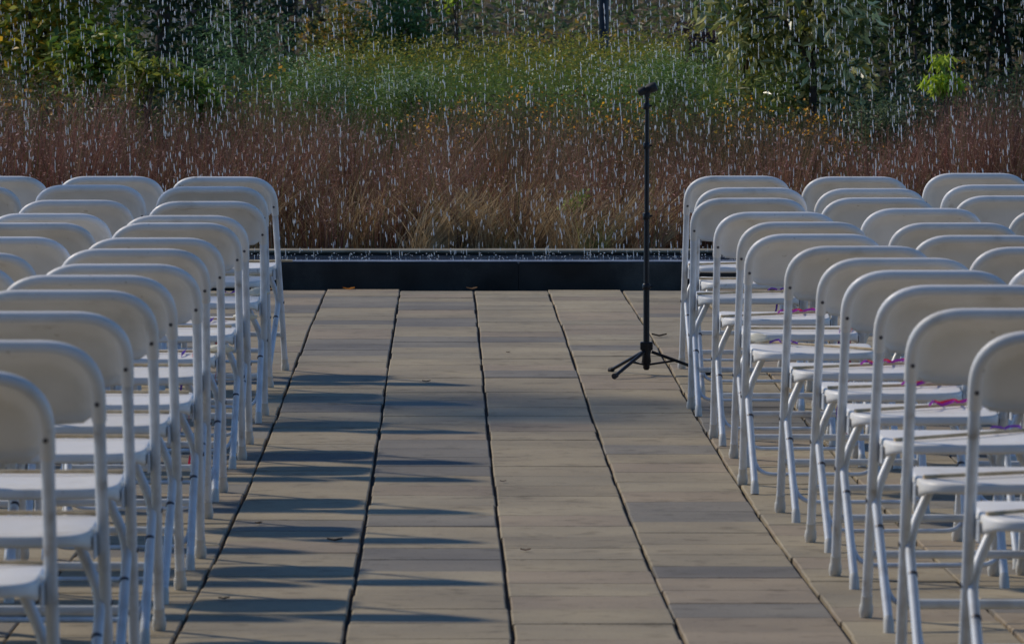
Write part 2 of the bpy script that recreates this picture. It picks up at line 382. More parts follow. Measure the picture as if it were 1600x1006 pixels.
# measured tops of the chairs further from the aisle, same rows
L2 = {1:(275.5,256,1), 2:(288.7,226,1), 3:(313,209,1), 4:(334,None,1), 5:(349,None,1), 6:(371,None,1), 7:(397,None,1)}
R2 = {1:(276,1254), 2:(294,1272), 3:(308.5,1281), 4:(326,1344), 5:(349,1389), 6:(368.6,1424), 7:(388,1513), 8:(414.7,1573)}
R3 = {1:(271,1443), 2:(288.4,1472), 3:(305.4,1490), 4:(327.5,1575)}
def solveD(ytop):
    D = 20.0
    for _ in range(60): D = FPX * (eye(D + .40) - HB) / (ytop - VY)
    return D                                             # depth of the top of the back
ORD = ['front','second','third','fourth','fifth','sixth','seventh','eighth','ninth','tenth','eleventh','twelfth','thirteenth']
COLN = ['at the aisle end', 'second from the aisle', 'third from the aisle', 'fourth from the aisle', 'fifth from the aisle']
proto = make_chair(); used = [False]; seats = {}
def place(side, row, col, ytop, xedge):
    D = solveD(ytop)
    o = proto if not used[0] else copy_tree(proto); used[0] = True
    y = D + .14
    x = xedge + (W/2 if side == 'right' else -W/2)
    rz = R(random.uniform(-1.6, 1.6))
    if side == 'left' and row == 1 and col == 0: rz = R(-6.0)
    o.location = (x, y, gz(y)); o.rotation_euler = (0, 0, rz)
    tag(o, 'white folding chair, %s, %s row from the fountain, %s block' % (COLN[col], ORD[row-1], side), 'chair', 'white folding chairs %s of the aisle' % side)
    seats[(side, row, col)] = o
    return x, D
for i, (yt, xe) in enumerate(LEFT):
    row = i + 1; D = solveD(yt); xed = (xe - VX) * D / FPX
    place('left', row, 0, yt, xed)
    last = xed
    for c in range(1, 5):
        yy = yt + random.uniform(-1.2, 1.2); xn = last - .487 + random.uniform(-.008, .008)
        if c == 1 and row in L2:
            yy = L2[row][0]
            if L2[row][1]: xn = (L2[row][1] - VX) * solveD(yy) / FPX
        if xn < -VX / FPX * (D + .4) - .75: break
        place('left', row, c, yy, xn); last = xn
for i, (yt, xe) in enumerate(RIGHT):
    row = i + 1; D = solveD(yt); xed = (xe - VX) * D / FPX
    place('right', row, 0, yt, xed)
    last = xed
    for c in range(1, 5):
        yy = yt + random.uniform(-1.2, 1.2); xn = last + .487 + random.uniform(-.008, .008)
        T = R2 if c == 1 else R3 if c == 2 else {}
        if row in T: yy = T[row][0]; xn = (T[row][1] - VX) * solveD(yy) / FPX
        if xn > (1600 - VX) / FPX * (D + .4) + .02: break
        place('right', row, c, yy, xn); last = xn

# ------------------------------------------------------------------ ribbon wands on the seats
def ribbon(path, w_, mt, name, parent, tw=0.0):
    m = MB(); vs = []; n = len(path)
    for i, p in enumerate(path):
        p = Vector(p); t = (Vector(path[min(i+1, n-1)]) - Vector(path[max(i-1, 0)])).normalized()
        a = tw * i / n; s_ = t.cross(Vector((math.sin(a), math.cos(a), .15))).normalized() * w_ / 2
        vs += [p - s_, p + s_]
    m.add(vs, [(2*i, 2*i+1, 2*i+3, 2*i+2) for i in range(n-1)]); return m.build(name, mt, parent)
def make_wand(kind, seed):
    rd = random.Random(seed); t = empty('ribbon_wand', (0, 0, 0))
    m = MB(); L = .44; m.tube([(-L/2, 0, .0045), (L/2, 0, .0045)], .0045, 8); m.build('stick', m_wood, t)
    ex = L/2
    # crumpled ivory cloth head
    m = MB(); n1_, n2_ = 12, 7; vs = []
    for j in range(n2_+1):
        v = j / n2_; rr = .005 + .013 * math.sin(math.pi * min(1, v*1.05)) ** .7
        for i in range(n1_):
            a = 2*math.pi*i/n1_; q = rr * (1 + .28*math.sin(3*a + seed + v*3) + .1*rd.random())
            vs.append((ex - .035 + .085*v, q*math.cos(a), max(.001, .012 + q*.8*math.sin(a))))
    fs = [(j*n1_+i, j*n1_+(i+1) % n1_, (j+1)*n1_+(i+1) % n1_, (j+1)*n1_+i) for j in range(n2_) for i in range(n1_)]
    fs.append(tuple(range(n1_-1, -1, -1))); fs.append(tuple(n2_*n1_+i for i in range(n1_)))
    m.add(vs, fs); m.build('cloth_head', m_tulle, t)
    def wav(x0, dx, y0, amp, zf, n=26):
        return [(x0 + dx*k/n, y0 + amp*math.sin(k*.55 + seed), zf(k/n)) for k in range(n+1)]
    if kind == 'curl':      # ribbons curled on the seat
        ribbon(wav(ex-.06, -.17, -.015, .014, lambda v: .006 + .012*abs(math.sin(v*9))), .008, m_magenta, 'ribbon', t, 2)
        ribbon(wav(ex-.06, -.13, .022, .012, lambda v: .006 + .010*abs(math.sin(v*7+1))), .007, m_red, 'ribbon', t, 1)
    elif kind == 'hang':    # ribbons hanging off the edge behind the seat
        for k, (mt, dx, dl) in enumerate(((m_red, .0, .30), (m_violet, .035, .24))):
            pa = [(ex-.07-dx, -.01, .008), (ex-.075-dx, -.05, .006), (ex-.08-dx, -.10, .003), (ex-.082-dx, -.152, -.012), (ex-.083-dx, -.162, -.05)]
            pa += [(ex-.084-dx + .006*math.sin(q*.9+seed+k), -.160+.004*math.sin(q*.7), -.05 - dl*q/14) for q in range(1, 15)]
            ribbon(pa, .011, mt, 'ribbon', t, 2.5)
    else:
        ribbon(wav(ex-.05, -.10, .015, .010, lambda v: .005 + .010*abs(math.sin(v*6))), .006, m_violet, 'ribbon', t, 2)
    return t
wp = {k: make_wand(k, s) for k, s in (('curl', 3), ('hang', 5), ('plain', 8))}; wused = set()
LOOK = {'curl': 'magenta and red ribbons', 'hang': 'hanging red and violet ribbons', 'plain': 'short violet ribbon'}
def wand(side, row, col, kind, dx=0, dy=0, rz=0, flip=False):
    ch = seats.get((side, row, col))
    if ch is None: return
    o = copy_tree(wp[kind]) if kind in wused else wp[kind]; wused.add(kind)
    yy = .06 + dy
    o.location = Vector(ch.location) + Vector((dx, yy, .452 + (yy + .02) * TILT))
    o.rotation_euler = (Matrix.Rotation(math.atan(TILT), 3, 'X') @ Matrix.Rotation(R(rz) + (math.pi if flip else 0), 3, 'Z')).to_euler()
    tag(o, 'wand with %s, %s row, %s, %s block' % (LOOK[kind], ORD[row-1], ['aisle chair', 'chair second from aisle'][col], side), 'ribbon wand', 'ribbon wands lying on the chair seats')
kindsL = ['plain','plain','plain','hang','plain','hang','plain','plain','plain','plain','plain','plain','plain']
for r_ in range(1, 14):
    k = kindsL[r_-1]
    wand('left', r_, 0, k, dx=(.05 if r_ == 1 else -.02 if k == 'hang' else random.uniform(-.04, 0)), dy=(.12 if k != 'hang' else 0) + random.uniform(-.03, .03), rz=random.uniform(-2, 2), flip=(k != 'hang' and r_ != 3))
kindsR = ['plain','hang','plain','curl','hang','plain','curl','curl','curl','plain','plain','plain']
for r_ in range(1, 13):
    k = kindsR[r_-1]; fl = r_ in (6,)
    wand('right', r_, 0, k, dx=random.uniform(.0, .03), dy=random.uniform(-.02, .05) if k != 'hang' else .0, rz=(-34 if fl else random.uniform(14, 30) if k != 'hang' else random.uniform(-3, 0)), flip=fl)
for r_ in range(4, 12): wand('right', r_, 1, random.choice(['curl','hang','plain']), dx=0, dy=0, rz=random.uniform(-3, 3))

# ------------------------------------------------------------------ telescopic stand with folded tripod feet
sp = P(1010, 577, 24.1); sp.z = gz(24.1); st = empty('microphone_stand', sp)
tag(st, 'thin black telescopic stand on a low tripod in the aisle before the fountain', 'stand')
def zz(py): return HC - (py - VY) * 24.1 / FPX - sp.z
m = MB(); m.tube([(0,0,.07), (0,0,zz(448))], .0132, 14); m.build('lower_tube', m_black, st)
m = MB(); m.tube([(0,0,zz(448)), (.001,0,zz(335))], .0115, 14); m.tube([(.001,0,zz(335)), (.002,0,zz(228))], .0100, 14); m.build('middle_tube', m_black, st)
m = MB(); m.tube([(.002,0,zz(228)), (.003,0,zz(165)), (.003,0,zz(150))], .0088, 12); m.build('upper_tube', m_black, st)
for py, r_, h_ in ((448, .0170, .013), (338, .0155, .016), (228, .0140, .015), (166, .0135, .014)):
    m = MB(); z = zz(py); m.tube([(0,0,z-h_), (0,0,z-h_*.7), (0,0,z+h_*.7), (0,0,z+h_)], [r_*.8, r_, r_, r_*.8], 14)
    c_ = m.build('clutch', m_black, st); m = MB(); m.tube([(r_*.6,0,z), (r_+.010,0,z+.001)], [.005,.004], 10); m.build('knob', m_black, c_)
m = MB(); m.tube([(0,0,.045),(0,0,.055),(0,0,.085),(0,0,.125),(0,0,.13)], [.012,.020,.017,.024,.024], 16); m.box(-.026,.026,-.02,.02,.105,.140,.004); m.build('hub', m_black, st)
m = MB(); m.tube([(0,0,.022),(0,0,.03),(0,0,.05)], [.008,.014,.014], 12); m.build('lower_collar', m_black, st)
for ax, ay in ((-.138, -.215), (-.142, .20), (.262, .015)):
    f_ = Vector((ax, ay, 0)); q = f_.normalized()
    m = MB(); a0 = q*.022 + Vector((0,0,.098)); a1 = f_ + Vector((0,0,.010)); m.tube([a0, a1], .0085, 10, flat=.8); lg = m.build('leg', m_black, st)
    m = MB(); m.tube([q*.012 + Vector((0,0,.045)), a0.lerp(a1, .42)], .0045, 8); m.build('brace', m_black, lg)
    m = MB(); m.tube([f_*.95 + Vector((0,0,.013)), f_*1.03 + Vector((0,0,.009))], [.0105,.0125], 10); m.build('foot_tip', m_rubber, lg)
# clip head on top, tilted
hz = zz(140); hd = MB()
def rot2(p, a=R(20)): return (p[0]*math.cos(a) - p[1]*math.sin(a), p[1]*math.sin(0), p[0]*math.sin(a) + p[1]*math.cos(a))
ax_ = Vector((math.cos(R(20)), -.15, math.sin(R(20)))).normalized(); c0 = Vector((.004, 0, hz))
hd.tube([c0 - ax_*.040, c0 - ax_*.036, c0 - ax_*.008, c0 - ax_*.004], [.015,.0180,.0175,.012], 14)
hd.tube([c0 - ax_*.006, c0 + ax_*.004, c0 + ax_*.034, c0 + ax_*.042], [.014,.0200,.0215,.016], 14)
hd.build('clip', m_rubber, st)
m = MB(); m.tube([(.003,0,hz-.032), (.003,0,hz-.016), (.004,0,hz)], [.0095,.013,.010], 12); m.build('swivel', m_black, st)
m = MB(); m.tube([c0 + Vector((0,-.012,0)), c0 + Vector((0,-.032,0))], [.009,.011], 10); m.build('knob', m_black, st)

# ------------------------------------------------------------------ curtain of falling water
def drops():
    prof = [(0, .0), (.16, .62), (.40, 1.0), (.70, .85), (.90, .45), (1, .0)]; n = 6
    base = []; 
    for t, r_ in prof[1:-1]:
        for k in range(n): a = 2*math.pi*k/n; base.append((math.cos(a)*r_, math.sin(a)*r_, t - .5))
    base = [(0,0,-.5)] + base + [(0,0,.5)]; base = np.array(base); nb = len(base)
    tri = []
    for k in range(n): tri.append((0, 1+(k+1) % n, 1+k))
    for j in range(3):
        for k in range(n):
            a0 = 1+j*n+k; a1 = 1+j*n+(k+1) % n; tri += [(a0, a1, a1+n), (a0, a1+n, a0+n)]
    for k in range(n): tri.append((nb-1, 1+3*n+k, 1+3*n+(k+1) % n))
    tri = np.array(tri)
    pos = []; sz = []
    x = XA + .3
    while x < XB - .3:
        x += rng.uniform(.006, .030)
        dd = rng.uniform(DW + .25, DB - .12); strong = rng.random() < .35
        z = 2.7 + rng.uniform(0, .1); jx = x; lean = rng.normal(.038, .006)
        while z > .13:
            v = math.sqrt(1 + (3.2 - z) * 1.4)
            z -= rng.uniform(.035, .095) * (.75 if strong else 1.5) * v * .62
            spread = .0015 + .012 * max(0, 1.35 - z)
            if rng.random() < .20: continue
            s_ = rng.uniform(.7, 1.25) * (1.15 if strong else .9)
            pos.append((jx + lean*(2.2 - z) + rng.normal(0, spread), dd + rng.normal(0, spread*2), z)); sz.append((.0020*s_*rng.uniform(.75, 1.2), .034*s_*rng.uniform(.5, 1.4)))
            if rng.random() < .12:
                pos.append((pos[-1][0] + rng.normal(0, .008), dd, z + rng.normal(0, .02))); sz.append((.0022*s_, .02*s_))
    for _ in range(1500):       # spatter over the pool
        pos.append((rng.uniform(XA+.2, XB-.2), rng.uniform(DW+.2, DB-.05), .123 + abs(rng.normal(0, .018)))); q = rng.uniform(.0015, .0042); sz.append((q, q*2))
    pos = np.array(pos); sz = np.array(sz); N = len(pos)
    V = base[None] * np.stack([sz[:,0], sz[:,0], sz[:,1]], 1)[:, None, :]
    V[:, :, 0] -= V[:, :, 2] * rng.normal(.038, .016, N)[:, None]
    V += pos[:, None, :]
    F = tri[None] + (np.arange(N) * nb)[:, None, None]
    o = np_mesh('falling_water', V.reshape(-1, 3), F.reshape(-1, 3), m_drop, smooth=True)
    tag(o, 'curtain of bright separate water drops falling into the granite basin', 'falling water', kind='stuff')
drops()

# ------------------------------------------------------------------ vegetation builders
VG = 1.5
def pick(cols, n, jit=.18):
    cols = np.array(cols, dtype=float) * VG; c = cols[rng.integers(0, len(cols), n)]
    return c * (1 + rng.normal(0, jit, (n, 1))).clip(.4, 1.8)
def blades(n, x, D, z, h, lean, wid, cols, segs=3, az=None, bx=0.02):
    """ribbon blades; arrays of length n"""
    if az is None: az = rng.uniform(0, 2*math.pi, n)
    lx = lean * np.cos(az) + bx; ly = lean * np.sin(az)
    ts = np.linspace(0, 1, segs+1); wa = rng.uniform(0, math.pi, n); V = []
    for t in ts:
        cx = x + lx * h * t**1.8; cy = D + ly * h * t**1.8; cz = z + h * t * (1 - .18 * lean * t)
        ww = wid * (1 - .8*t) / 2
        V.append(np.stack([cx - ww*np.cos(wa), cy - ww*np.sin(wa), cz], 1)); V.append(np.stack([cx + ww*np.cos(wa), cy + ww*np.sin(wa), cz], 1))
    V = np.stack(V, 1); k = V.shape[1]; F = []
    for s_ in range(segs): F.append([2*s_, 2*s_+1, 2*s_+3, 2*s_+2])
    F = np.array(F)[None] + (np.arange(n)*k)[:, None, None]; cc = np.repeat(cols, segs, axis=0)
    tips = (x + lx*h, D + ly*h, z + h*(1 - .18*lean))
    return V.reshape(-1, 3), F.reshape(-1, 4), cc, (lx, ly)
def leaves(pos, size, cols, asp=.35, droop=.3, up=None):
    """folded diamond leaves, two triangles as one quad each"""
    n = len(pos); d = rng.normal(0, 1, (n, 3)); d[:, 2] = d[:, 2]*.6 - droop
    d /= np.linalg.norm(d, axis=1)[:, None]; r_ = rng.normal(0, 1, (n, 3)); s_ = np.cross(d, r_); s_ /= np.linalg.norm(s_, axis=1)[:, None]
    nn = np.cross(d, s_); L = np.asarray(size).reshape(-1, 1) * np.ones((n, 1))
    V = np.stack([pos, pos + d*L*.45 + s_*L*asp*.5 + nn*L*.06, pos + d*L - nn*L*.06, pos + d*L*.45 - s_*L*asp*.5 + nn*L*.06], 1)
    F = np.arange(n*4).reshape(n, 4)
    return V.reshape(-1, 3), F, cols
def merge(parts):
    V = []; F = []; Cc = []; b_ = 0
    for v, f, c in parts: V.append(v); F.append(f + b_); Cc.append(c); b_ += len(v)
    return np.concatenate(V), np.concatenate(F), np.concatenate(Cc)
tzv = np.vectorize(tz)
def xr(px0, px1, D): return (px0 - VX) * D / FPX, (px1 - VX) * D / FPX

# little bluestem in front: russet fluffy stems
def bluestem():
    parts = []
    K = 620; N = 58000
    cD = rng.uniform(33.45, 37.3, K); cp = rng.uniform(-520, 2150, K); cX = (cp - VX) * cD / FPX
    ch = rng.uniform(.58, 1.13, K); ct = rng.uniform(.45, 1.5, K); cl = np.abs(rng.normal(0, .10, K)); clx = rng.normal(.05, .12, K)
    i = rng.integers(0, K, N); a = rng.uniform(0, 2*math.pi, N); rr = np.abs(rng.normal(0, .066, N))
    x = cX[i] + rr*np.cos(a); D = cD[i] + rr*np.sin(a); D = D.clip(33.3, 37.6); px = x * FPX / D + VX
    topy = np.interp(px, [-500, 0, 160, 300, 430, 560, 700, 850, 1000, 1250, 1330, 1430, 1520, 1600, 2200], [112, 108, 130, 155, 140, 172, 168, 175, 195, 195, 180, 160, 112, 98, 105])
    z = tzv(x, D); ztop = HC - (topy - VY) * D / FPX
    h = (ztop - z) * ch[i] * rng.uniform(.45, 1.05, N) * np.interp(D, [33.3, 34.4], [.55, 1])
    h = h.clip(.12, 1.6)
    mid = np.exp(-((px - 860) / 420) ** 2)
    base = pick([(.165,.066,.044), (.140,.052,.037), (.185,.090,.058), (.205,.118,.078), (.115,.062,.040)], N) * ct[i][:, None]
    tan = pick([(.26,.165,.085), (.22,.13,.075), (.18,.12,.06)], N); sel = (rng.random(N) < .12 + .42*mid)[:, None]; base = np.where(sel, tan, base)
    gr = (rng.random(N) < .07)[:, None]; base = np.where(gr, pick([(.09,.11,.03), (.12,.12,.04)], N), base)
    lean = np.abs(rng.normal(.06, .10, N)) + rr*1.6; x = x + 0
    v, f, c, (lx, ly) = blades(N, x, D, z, h, lean, rng.uniform(.003, .0065, N), base, az=a + rng.normal(0, .6, N), bx=clx[i])
    parts.append((v, f, c))
    # fluffy seed tufts on the upper part of the stems
    M = 105000; i_ = i; i = rng.integers(0, N, M); ctm = ct[i_[i]][:, None]; t = rng.uniform(.42, 1.0, M)
    p = np.stack([x[i] + lx[i]*h[i]*t**1.8, D[i] + ly[i]*h[i]*t**1.8, z[i] + h[i]*t], 1) + rng.normal(0, .008, (M, 3))
    cc = pick([(.25,.125,.092), (.32,.185,.145), (.19,.085,.062), (.38,.255,.205)], M, .22) * ctm
    cc = np.where((rng.random(M) < .45*mid[i])[:, None], pick([(.30,.20,.12), (.25,.16,.10)], M), cc)
    parts.append(leaves(p, rng.uniform(.012, .030, M), cc, .3, -.5))
    v, f, c = merge(parts)
    tag(np_mesh('ornamental_grass', v, f, m_grass, cols=c), 'russet feathery ornamental grass growing right behind the basin', 'grass', kind='stuff')
bluestem()
# arching tan grass at the edge of the basin
def edge_grass():
    parts = []
    for k in range(46):
        px = rng.uniform(-150, 1800) if k > 15 else [500, 545, 610, 655, 700, 742, 790, 830, 880, 930, 965, 1010, 1050, 580, 720, 905][k]
        D = rng.uniform(33.25, 33.9); x0 = (px - VX)*D/FPX; n = int(rng.uniform(60, 150)); z0 = tz(x0, D)
        x = x0 + rng.normal(0, .05, n); Dd = D + rng.normal(0, .05, n); h = rng.uniform(.12, .62, n) * rng.uniform(.5, 1.0)
        green = rng.random() < .13
        col = pick([(.16,.17,.045), (.20,.17,.06), (.11,.14,.035)] if green else [(.34,.235,.115), (.29,.19,.09), (.25,.16,.08), (.40,.30,.17)], n)
        v, f, c, _ = blades(n, x, Dd, np.full(n, z0), h, rng.uniform(.2, 1.1, n), rng.uniform(.003, .006, n), col, 4); parts.append((v, f, c))
    # windblown fans leaning to the right
    for px, D, L in ((640, 33.6, .42), (665, 33.5, .5), (690, 33.7, .46), (790, 33.9, .5), (835, 33.7, .45), (925, 33.6, .5), (960, 33.8, .55), (860, 34.1, .5), (1000, 33.5, .35)):
        n = 90; x0 = (px - VX)*D/FPX; x = x0 + rng.normal(0, .035, n); a = rng.uniform(R(35), R(68), n); ll = L*rng.uniform(.5, 1.1, n); V = []
        for t in np.linspace(0, 1, 5):
            cx = x + np.cos(a)*ll*t; cz = tz(x0, D) + np.sin(a)*ll*t*(1 - .12*t); ww = .0022*(1 - .7*t)
            V += [np.stack([cx - ww, np.full(n, D) + rng.normal(0, .002, n), cz + ww], 1), np.stack([cx + ww, np.full(n, D), cz - ww], 1)]
        V = np.stack(V, 1); F = np.array([[2*s_, 2*s_+1, 2*s_+3, 2*s_+2] for s_ in range(4)])[None] + (np.arange(n)*10)[:, None, None]
        c = np.repeat(pick([(.38,.27,.13), (.32,.22,.11), (.44,.33,.19)], n), 4, axis=0); parts.append((V.reshape(-1, 3), F.reshape(-1, 4), c))
    v, f, c = merge(parts)
    tag(np_mesh('edge_grass', v, f, m_grass, cols=c), 'low arching tan and green grass spilling over the basin coping', 'grass', kind='stuff')
edge_grass()
VG = 2.3
def mass(name, label, cat, D0, D1, px0, px1, topf, N, lsize, cols, stems=None, nst=0, flowers=None, nfl=0, fsize=.02, lowf=.0, asp=.3, ftop=.14):
    """a bank of herbs: leaves spread through a volume whose top follows clumpy noise"""
    D = rng.uniform(D0, D1, N); px = rng.uniform(px0, px1, N); x = (px - VX)*D/FPX
    def top(x, D, px): 
        t = HC - (topf(px) - VY)*D/FPX; zb = tzv(x, D)
        return zb + (t - zb) * (.90 + .10*np.sin(x*5.1 + D*3.3) + .07*np.sin(x*13 - D*5) )
    zb = tzv(x, D); zt = top(x, D, px); z = zb + (zt - zb) * (lowf + (1-lowf)*rng.random(N)**.6)
    pr = [leaves(np.stack([x, D, z], 1) + rng.normal(0, .01, (N, 3)), rng.uniform(.6, 1.3, N)*lsize, pick(cols, N, .25), asp, .0)]
    if nst:
        D_ = rng.uniform(D0, D1, nst); p_ = rng.uniform(px0, px1, nst); x_ = (p_-VX)*D_/FPX; zb_ = tzv(x_, D_)
        v, f, c, _ = blades(nst, x_, D_, zb_, (top(x_, D_, p_) - zb_)*rng.uniform(.7, 1.05, nst), rng.uniform(0, .12, nst), rng.uniform(.004, .008, nst), pick(stems, nst)); pr.append((v, f, c))
    if nfl:
        K = max(1, nfl // 14); cD = rng.uniform(D0, D1, K); cp = rng.uniform(px0, px1, K); i = rng.integers(0, K, nfl)
        Df = cD[i] + rng.normal(0, .06, nfl); xf = (cp[i]-VX)*cD[i]/FPX + rng.normal(0, .07, nfl); zf = top(xf, Df, cp[i]) - np.abs(rng.normal(0, ftop, nfl)) * rng.random(nfl) + .02
        pr.append(leaves(np.stack([xf, Df, zf], 1), rng.uniform(.6, 1.3, nfl)*fsize, pick(flowers, nfl, .2), .8, -.1))
    v, f, c = merge(pr); tag(np_mesh(name, v, f, m_leaf, cols=c), label, cat, kind='stuff')
mass('orange_flowers', 'bank of small orange black-eyed daisies among dark stems behind the russet grass', 'flowers', 35.6, 37.8, 640, 1330,
     lambda p: np.interp(p, [640, 720, 850, 1000, 1200, 1330], [170, 150, 142, 148, 160, 180]), 11000, .032, [(.030,.026,.012), (.045,.040,.016), (.025,.032,.013), (.060,.040,.022)],
     [(.05,.045,.02), (.09,.06,.03)], 4500, [(.46,.20,.012), (.38,.15,.01), (.48,.25,.02), (.25,.10,.01)], 2000, .019, ftop=.55)
mass('aster_bank', 'fine green aster foliage with tiny white flowers in the middle of the planting', 'flowers', 37.8, 40.5, 380, 1240,
     lambda p: np.interp(p, [380, 450, 640, 760, 950, 1100, 1240], [112, 92, 100, 106, 98, 80, 104]), 46000, .042, [(.060,.100,.014), (.085,.120,.016), (.045,.080,.012), (.11,.115,.015)],
     [(.06,.09,.03)], 6000, [(.40,.43,.34), (.5,.52,.42)], 900, .014, asp=.16)
mass('goldenrod', 'olive yellow goldenrod bank flowering behind the asters', 'flowers', 40.8, 46.5, 480, 1300,
     lambda p: np.interp(p, [480, 600, 900, 1100, 1300], [84, 72, 66, 58, 66]), 46000, .045, [(.09,.12,.022), (.12,.13,.02), (.06,.09,.022)],
     [(.08,.09,.02)], 5000, [(.17,.145,.016), (.15,.135,.015), (.20,.155,.018)], 22000, .018, asp=.18, ftop=.2)
mass('side_undergrowth', 'mixed dark green undergrowth beyond the russet grass at the left', 'undergrowth', 37.5, 43, -500, 480,
     lambda p: np.interp(p, [-500, 0, 200, 480], [95, 112, 128, 120]), 26000, .055, [(.04,.065,.02), (.06,.08,.02), (.10,.09,.02), (.03,.05,.02)], [(.07,.05,.03)], 3000, [(.30,.15,.02)], 500, .03)
mass('far_side_undergrowth', 'mixed dark green undergrowth beyond the russet grass at the right', 'undergrowth', 37.5, 43, 1240, 2150,
     lambda p: np.interp(p, [1240, 1400, 1600, 2150], [130, 120, 105, 95]), 22000, .055, [(.025,.045,.018), (.04,.06,.02), (.02,.035,.016)], [(.06,.045,.03)], 2500, [(.25,.12,.02)], 200, .03)
# brown meadow on the rise behind
def meadow():
    N = 30000; D = rng.uniform(47, 80, N); x = rng.uniform(-13, 15, N) * D/60; z = tzv(x, D); h = rng.uniform(.3, 1.0, N)
    tone = (1 + .45*np.sin(x*.9 + D*.35)*np.sin(x*.37 - D*.6) + .2*np.sin(x*2.7))[:, None]
    c = .62 * tone * pick([(.14,.105,.055), (.18,.12,.075), (.10,.095,.035), (.11,.12,.03), (.20,.15,.09)], N)
    v, f, cc, _ = blades(N, x, D, z, h, np.abs(rng.normal(.15, .15, N)), rng.uniform(.010, .03, N), c); tag(np_mesh('meadow_grass', v, f, m_grass, cols=cc), 'brown and olive tall meadow grass on the rise far behind', 'grass', kind='stuff')
meadow()
mass('meadow_herbs', 'patchwork of brown and olive herbs mixed through the far meadow', 'plants', 48, 62, 600, 1280,
     lambda p: -8 + 14*np.sin(p*.021) + 8*np.sin(p*.053), 16000, .085, [(.085,.062,.035), (.06,.07,.022), (.11,.08,.05), (.05,.075,.02), (.09,.08,.03)], asp=.4)
mass('meadow_edge_bushes', 'low olive and russet scrub behind the goldenrod', 'scrub', 48, 51, 480, 1240,
     lambda p: 50 + 16*np.sin(p*.031 + 1) + 9*np.sin(p*.083), 9000, .07, [(.05,.075,.02), (.10,.07,.04), (.075,.085,.02), (.045,.06,.02)], asp=.4, flowers=[(.22,.13,.02)], nfl=300, fsize=.04)

def tree(name, label, cat, px, D, H, crown, N, lsize, cols, zc0=None, asp=.45, trunk_r=.05, nl=9, group=None, material=None, droop=.3, dens=None, bark=None, tuft=.16):
    """tapered trunk with limbs; leaves gathered in tufts round the limb ends. crown = (rx, ry, rz)"""
    x = (px - VX)*D/FPX; z0 = tz(x, D); root = empty(name, (x, D, z0)); tag(root, label, cat, group)
    zc = (zc0 if zc0 is not None else H - crown[2]); m = MB(); tips = []
    bend = [(0,0,-.05)]; 
    for k in range(1, 7): bend.append((random.gauss(0, .02)*H*.4, random.gauss(0, .02)*H*.4, H*.9*k/6))
    m.tube(bend, [trunk_r*(1 - .13*k) for k in range(7)], 8)
    for k in range(nl):
        t = random.uniform(.25, .95); b0 = Vector(bend[1]).lerp(Vector(bend[6]), t); a = random.uniform(0, 2*math.pi)
        e = Vector((math.cos(a)*crown[0], math.sin(a)*crown[1], 0))*random.uniform(.55, .95); e.z = zc + crown[2]*random.uniform(-.8, .8)
        mid = b0.lerp(e, .5) + Vector((0,0,.06*H)); m.tube([b0, mid, e], [trunk_r*.45, trunk_r*.28, trunk_r*.1], 6); tips += [e, mid]
    m.build('trunk', bark or m_bark, root)
    K = int(N / 60); cen = []
    while len(cen) < K:
        q = rng.normal(0, 1, 3); q /= np.linalg.norm(q); q *= rng.random()**.45
        # uneven outline
        w_ = 1 + .22*math.sin(q[0]*5 + px) * math.cos(q[2]*4 + px)
        cen.append([q[0]*crown[0]*w_, q[1]*crown[1]*w_, zc + q[2]*crown[2]*w_])
    cen = np.array(cen); cen = cen[cen[:, 2] > .05]; i = rng.integers(0, len(cen), N)
    p = cen[i] + rng.normal(0, tuft, (N, 3)) * np.array([1, 1, .7]); cc = pick(cols, len(cen), .22)[i] * (1 + rng.normal(0, .16, (N, 1))).clip(.5, 1.6)
    own = rng.random(N) < .5; cc = np.where(own[:, None], pick(cols, N, .2), cc); p[:, 2] = p[:, 2].clip(.02, 99)
    v, f, c = leaves(p, rng.uniform(.6, 1.25, N)*lsize, cc, asp, droop); np_mesh('crown', v, f, material or m_leaf, root, c)
    return root
YG = [(.12,.14,.02), (.20,.17,.015), (.30,.17,.015), (.07,.10,.02), (.15,.15,.03)]
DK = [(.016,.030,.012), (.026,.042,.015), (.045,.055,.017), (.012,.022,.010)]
OL = [(.08,.09,.02), (.12,.11,.025), (.06,.075,.02), (.16,.12,.02)]
BR = [(.10,.075,.04), (.13,.09,.05), (.07,.07,.03), (.09,.09,.025)]
tree('yellowing_tree', 'yellow green leaved tree with orange patches at the far left', 'tree', 60, 40.5, 3.4, (.66, .8, 1.55), 11000, .085, YG, trunk_r=.05)
tree('yellowing_tree', 'yellow green tree half outside the left edge of the view', 'tree', -130, 41.5, 3.6, (.8, .8, 1.6), 9000, .085, YG, trunk_r=.05)
tree('broadleaf_shrub', 'bright green broad leaved bush in front of the yellowing tree', 'shrub', 150, 38.6, 1.32, (.20, .2, .24), 1500, .075, [(.06,.10,.015), (.10,.13,.015), (.05,.08,.015), (.14,.13,.015)], trunk_r=.014, nl=5, tuft=.07)
tree('broadleaf_shrub', 'small yellow green bush at the edge of the dark gap', 'shrub', 225, 37.6, 1.16, (.17, .17, .16), 700, .06, [(.10,.12,.015), (.13,.13,.018), (.05,.07,.012)], trunk_r=.012, nl=5, tuft=.06)
tree('broadleaf_shrub', 'leafy green bush under the feathery cedar', 'shrub', 315, 37.6, 1.0, (.16, .17, .18), 900, .06, [(.06,.10,.015), (.09,.12,.02)], trunk_r=.012, nl=5, tuft=.06)
tree('dark_evergreen', 'very dark evergreen filling the shaded gap left of the cedar', 'tree', 250, 47, 4.0, (.62, .8, 1.95), 9000, .09, DK, trunk_r=.08)
